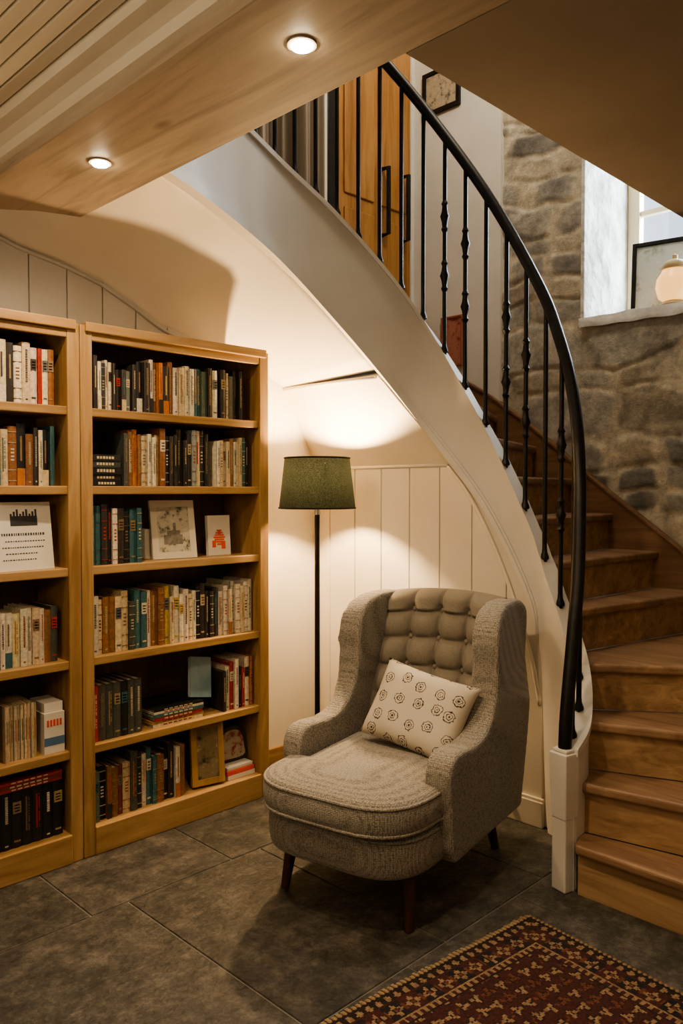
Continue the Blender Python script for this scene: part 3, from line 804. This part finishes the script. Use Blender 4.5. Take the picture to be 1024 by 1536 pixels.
nt.links.new(nz_.outputs['Fac'],ad.inputs[0]); nt.links.new(v.outputs['Distance'],ad.inputs[2])
cr_=(.58,.525,.435); dk=(.07,.05,.04)
r=ramp(nt,[(0,dk),(.16,cr_),(.225,dk),(.26,cr_),(.345,dk),(.39,cr_)],'CONSTANT'); nt.links.new(ad.outputs[0],r.inputs[0])
nt.links.new(r.outputs[0],b.inputs['Base Color']); b.inputs['Roughness'].default_value=.9
COTTON=m
pillow('throw_pillow',.40,.30,.12, CH@Matrix.Translation((.075,.09,.575))@Matrix.Rotation(math.radians(62),4,'X')@Matrix.Rotation(math.radians(-10),4,'Z'), COTTON)
pillow('throw_pillow.001',.22,.22,.07, CH@Matrix.Translation((.15,.19,.545))@Matrix.Rotation(math.radians(68),4,'X'), DKCUSH)

# ------------------------------------------------------------------ rug
mb=MB(); Lp,Lq=2.1,1.35; st=.0058; a=Vector((-.994,.105,0)); bq=Vector((-.105,-.994,0)); O=Vector((2.22,1.365,.0))
NP=int(Lp/st); NQ=int(Lq/st); z=.010
MAR=(.060,.015,.012); TAN=(.27,.18,.105); NAV=(.016,.012,.013); ORG=(.14,.050,.026); DK=(.022,.011,.009)
def rugcol(p,q):
    e=min(p,q,Lp-p,Lq-q); s=q if e in (p,Lp-p) else p
    if e<.012: return DK
    if e<.034: return TAN if (math.sin(s*190)+math.sin((e-.02)*300)*.4)>.1 else DK
    if e<.042: return MAR
    if e<.105:
        c=.062; x=((s/c)%1-.5); y=((e-.073)/c); rr=math.hypot(x,y); th=math.atan2(y,x)
        pet=.30+.10*math.cos(4*th)
        if rr<.11: return ORG
        if rr<.17: return NAV
        if rr<pet: return TAN
        if abs(x)>.42 and abs(y)<.22: return ORG
        return MAR if int(s/c)%2 else NAV
    if e<.112: return TAN
    if e<.128: return TAN if math.sin(s*260)>.2 else MAR
    if e<.135: return DK
    c=.050; i=math.floor(q/c); x=((p/c+(.5 if i%2 else 0))%1-.5); y=((q/c)%1-.5); 
    h=((int(p/c+(.5 if i%2 else 0))*73+i*31)%7)/7
    x+=.16*(h-.5); y+=.2*(((h*5)%1)-.5); rr=math.hypot(x,y)
    th=math.atan2(y,x)+h*2
    pet=.26+.13*math.cos(3*th)
    if rr<.07: return NAV
    if rr<pet: return TAN if h<.6 else ORG
    if rr<pet+.07: return DK
    if abs(abs(x)-.5)+abs(y)<.12: return ORG
    return MAR
vs=[]; 
for i in range(NP+1):
    for j in range(NQ+1):
        vs.append(O+a*(i*st)+bq*(j*st)+Vector((0,0,z+random.uniform(-.0007,.0007))))
fs=[]; cs=[]
for i in range(NP):
    for j in range(NQ):
        k=i*(NQ+1)+j; fs.append((k,k+NQ+1,k+NQ+2,k+1)); c=rugcol((i+.5)*st,(j+.5)*st); kk=random.uniform(.7,1.2); cs.append(tuple(x*kk for x in c))
mb.v=[tuple(p) for p in vs]; mb.f=[list(f) for f in fs]; mb.m=[0]*len(fs); mb.c=cs
Mr=Matrix(((a.x,bq.x,0,O.x),(a.y,bq.y,0,O.y),(0,0,1,0),(0,0,0,1)))
mb.box((0,0,.001),(NP*st,NQ*st,z-.0015),c=DK,M=Mr)
p=0
while p<Lp:
    l=random.uniform(.014,.022)
    mb.box((p,-l,.001),(p+.010,.004,.008),c=(.33*random.uniform(.8,1.1),.235,.14),M=Mr); 
    mb.ell(tuple(Mr@Vector((p+.005,-.004,.008))),(.007,.009,.005),n=6,c=(.33,.23,.135)); p+=.0165
q=0
while q<Lq:
    mb.ell(tuple(Mr@Vector((-.002,q,.007))),(.008,.007,.006),n=6,c=(.30,.20,.115)); q+=.016
mb.build('rug', RUGM, recalc=False)

# ------------------------------------------------------------------ recessed spotlights, added fill lamps
for i,v in enumerate((2.312,1.378,.35,-.75)):  # last two fittings are added behind the camera as fill
    nm='recessed_spotlight' if i==0 else 'recessed_spotlight.%03d'%i
    e=empty(nm,(1.25,v,2.4))
    mb=MB(); N=28
    mb.lathe([(.034,-.001),(.034,-.004),(.026,-.005),(.026,-.001)],(0,0,0),n=N); mb.build('bezel', m_noise('bezel_%d'%i,(.6,.55,.45),(.65,.6,.5),9,rough=.3,bs=0), parent=e, smooth=True, angle=40)
    mb=MB(); mb.lathe([(.025,-.0052),(.023,-.010),(.012,-.013)],(0,0,0),n=N); mb.build('lens', m_emit('spot_glow_%d'%i,(1,.80,.52),110), parent=e, smooth=True)
    o=light('spot_light','SPOT',(0,0,-.02),(52,48,24,13)[i],(1,.73,.45),e,shadow_soft_size=.025,spot_size=math.radians(165),spot_blend=.8)
for i,(u,v) in enumerate(((-.2,1.7),(-.3,-.4))):  # unseen ceiling lamps added behind the view for general fill
    e=empty('fill_ceiling_lamp' if i==0 else 'fill_ceiling_lamp.001',(u,v,2.497))
    mb=MB(); mb.lathe([(.16,0),(.165,-.02),(.14,-.05),(.08,-.065),(.02,-.07)],(0,0,0),n=32); mb.build('diffuser', m_emit('diffuser_%d'%i,(1,.82,.6),2.5), parent=e, smooth=True)
    light('ceiling_fill','POINT',(0,0,-.16),(11,9)[i],(1,.80,.56),e,shadow_soft_size=.12)
gl=empty('fill_globe',(-.35,1.55,0))  # out-of-view lamp added to light soffit and ceiling boards from below
mb=MB(); mb.lathe([(.14,0),(.14,.015),(.03,.03),(.012,.06),(.012,1.36),(.04,1.38),(.04,1.40)],(0,0,0),n=24); mb.build('stem',IRON,parent=gl,smooth=True,angle=50)
mb=MB(); mb.ell((0,0,1.53),(.13,.13,.13),n=24,k=14); mb.build('globe',m_emit('fill_globe_glow',(1,.77,.50),20),parent=gl,smooth=True)

# ------------------------------------------------------------------ window
win=empty('window_1',(T-.10,0,0))
mb=MB()
mb.box((0,wv0,wz0+.004),(.06,wv0+.07,wz1)); mb.box((0,wv1-.07,wz0+.004),(.06,wv1,wz1)); mb.box((0,wv0+.07,wz0+.004),(.06,wv1-.07,wz0+.08)); mb.box((0,wv0+.07,wz1-.07),(.06,wv1-.07,wz1))
mb.box((.005,(wv0+wv1)/2-.025,wz0+.08),(.055,(wv0+wv1)/2+.025,wz1-.07)); mb.box((.01,wv0+.07,2.92),(.05,wv1-.07,2.95))
mb.build('frame', m_noise('window_paint',(.60,.50,.30),(.66,.56,.36),5,rough=.4), parent=win, bevel=.006)
m,nt,b=newmat('window_glass'); g1=nt.nodes.new('ShaderNodeBsdfTransparent'); g2=nt.nodes.new('ShaderNodeBsdfGlossy'); g2.inputs['Roughness'].default_value=.02
mx=nt.nodes.new('ShaderNodeMixShader'); mx.inputs[0].default_value=.07; nt.links.new(g1.outputs[0],mx.inputs[1]); nt.links.new(g2.outputs[0],mx.inputs[2]); nt.links.new(mx.outputs[0],nt.nodes['Material Output'].inputs['Surface'])
mb=MB(); mb.box((.028,wv0+.05,wz0+.06),(.032,wv1-.05,wz1-.05)); mb.build('glass', m, parent=win)
o=light('daylight','AREA',(T+.35,1.50,3.05),150,(.82,.91,1.0),None,shape='RECTANGLE',size=.9,size_y=1.3)
o.rotation_euler=(Vector((-1,.45,-.12))).to_track_quat('-Z','Y').to_euler()
mb=MB(); M=Matrix.Translation((4.10,1.775,wz0+.02))@Matrix.Rotation(math.radians(-78),4,'Z')@Matrix.Rotation(math.radians(-5),4,'X')
w,h,f=.30,.38,.02
mb.box((-w/2,0,0),(-w/2+f,.03,h),M=M); mb.box((w/2-f,0,0),(w/2,.03,h),M=M); mb.box((-w/2,0,0),(w/2,.03,f),M=M); mb.box((-w/2,0,h-f),(w/2,.03,h),M=M)
mb.box((-w/2+f,.012,f),(w/2-f,.018,h-f),1,M=M)
mb.build('landscape_picture',[IRON,m_art('landscape_print',(.30,.34,.26),(.55,.6,.58),(.72,.76,.78),6)],bevel=.003)
jl=empty('table_lamp',(4.02,1.67,wz0+.02))
mb=MB(); mb.lathe([(.060,0),(.064,.006),(.060,.018),(.050,.022)],(0,0,0),n=28); mb.lathe([(.064,.178),(.068,.184),(.066,.204),(.040,.222),(.014,.232),(.014,.25),(.005,.256)],(0,0,0),n=28); mb.build('base_and_cap', m_noise('pale_brass',(.45,.36,.20),(.52,.42,.25),9,rough=.35,bs=0), parent=jl, smooth=True, angle=50)
mb=MB(); mb.lathe([(.050,.0225),(.076,.04),(.090,.09),(.084,.135),(.064,.165),(.060,.177)],(0,0,0),n=28)
jm=m_noise('amber_glass', (.30,.18,.07),(.34,.22,.10),8,rough=.35,bs=0)
jb=jm.node_tree.nodes['Principled BSDF']; jb.inputs['Emission Color'].default_value=(1,.52,.16,1); jb.inputs['Emission Strength'].default_value=1.6
mb.build('glass_body', jm, parent=jl, smooth=True, angle=60)

# ------------------------------------------------------------------ upstairs: door, curtain, pictures
door=empty('door_1',(0,0,0))
mb=MB(); y=UV3-.045
mb.box((3.22,y,2.10),(3.86,UV3-.002,4.35))
for a_,b_ in ((3.27,3.52),(3.56,3.82)):
    mb.box((a_,y-.012,2.2),(b_,y,3.0)); mb.box((a_,y-.012,3.08),(b_,y,4.25))
mb.build('door_leaf', DOORW, parent=door, bevel=.006)
mb=MB()
for u_ in (3.58,3.76):
    mb.sweep([(u_,y-.012,2.90),(u_,y-.07,2.90),(u_,y-.07,3.29),(u_,y-.012,3.29)],.014,n=8)
mb.build('door_handle', IRON, parent=door)
mb=MB(); mb.box((3.86,y-.01,2.1),(3.89,UV3-.002,4.4)); mb.box((3.08,y-.01,2.1),(3.135,UV3-.002,4.4)); mb.build('door_frame', WHITEP, parent=door, bevel=.004)
mb=MB(); mb.box((3.137,y-.01,2.1),(3.218,UV3-.002,4.4)); mb.build('door_reveal', IRON, parent=door, bevel=.004)
mb=MB(); rows_=[]
for i in range(9):
    z_=2.74+1.7*i/8; r_=[]
    for j in range(241):
        uu=1.95+1.08*j/240; ph=uu*62+.5*math.sin(uu*9)
        r_.append((uu,3.18+.028*math.sin(ph)+.012*math.sin(ph*2.3+.6*i*.2),z_))
    rows_.append(r_)
mb.grid(rows_); mb.build('curtain', m_noise('curtain_cloth',(.14,.11,.08),(.32,.26,.19),1.0,ms=(26,3,.15),rough=.9,bs=0), smooth=True)
mb=MB(); mb.cyl((1.9,3.18,4.46),(3.06,3.18,4.46),.014); mb.build('curtain_rod', IRON)
x=SU-.012
def wallframe(name,v0,v1,z0,z1,fw,mats):
    mb=MB(); mb.box((x-.02,v0,z0),(x,v0+fw,z1)); mb.box((x-.02,v1-fw,z0),(x,v1,z1)); mb.box((x-.02,v0+fw,z0),(x,v1-fw,z0+fw)); mb.box((x-.02,v0+fw,z1-fw),(x,v1-fw,z1))
    mb.box((x-.012,v0+fw,z0+fw),(x-.002,v1-fw,z1-fw),1); mb.build(name,mats,bevel=.002)
wallframe('wall_picture',2.89,3.17,3.66,3.92,.025,[IRON,m_art('map_print',(.10,.09,.07),(.42,.36,.26),(.5,.45,.34),25)])
wallframe('wall_picture.001',2.86,3.02,2.12,2.42,.012,[m_noise('rose_frame',(.35,.12,.09),(.4,.15,.1),9,bs=0),m_art('portrait_print',(.25,.03,.03),(.45,.22,.16),(.5,.1,.08),12)])
mb=MB(); mb.cyl((WU-.012,1.93,.20),(WU-.05,1.93,.20),.006); mb.ell((WU-.06,1.93,.20),(.018,.016,.016)); mb.cyl((WU-.012,1.93,.20),(WU-.018,1.93,.20),.018); mb.build('wall_hook_knob', IRON, smooth=True)

light('landing_fill','POINT',(2.9,1.9,4.3),68,(1,.86,.68),None,shadow_soft_size=.15)  # added warm fill for stairwell and landing, no fixture modelled

# ------------------------------------------------------------------ world + camera
w=bpy.data.worlds.new('world'); bpy.context.scene.world=w; w.use_nodes=True
bg=w.node_tree.nodes['Background']; bg.inputs[0].default_value=(.75,.86,1,1); bg.inputs[1].default_value=1.6
try: bpy.context.scene.view_settings.look='AgX - Medium High Contrast'
except Exception as ex: print(ex)
cam=bpy.data.cameras.new('camera'); co=bpy.data.objects.new('camera',cam); C.objects.link(co)
cam.sensor_fit='VERTICAL'; cam.sensor_height=36; cam.sensor_width=24; cam.lens=28.125; cam.clip_start=.05
co.location=(0,0,1.38); co.rotation_euler=(math.radians(90-1.575),0,math.radians(-45))
bpy.context.scene.camera=co
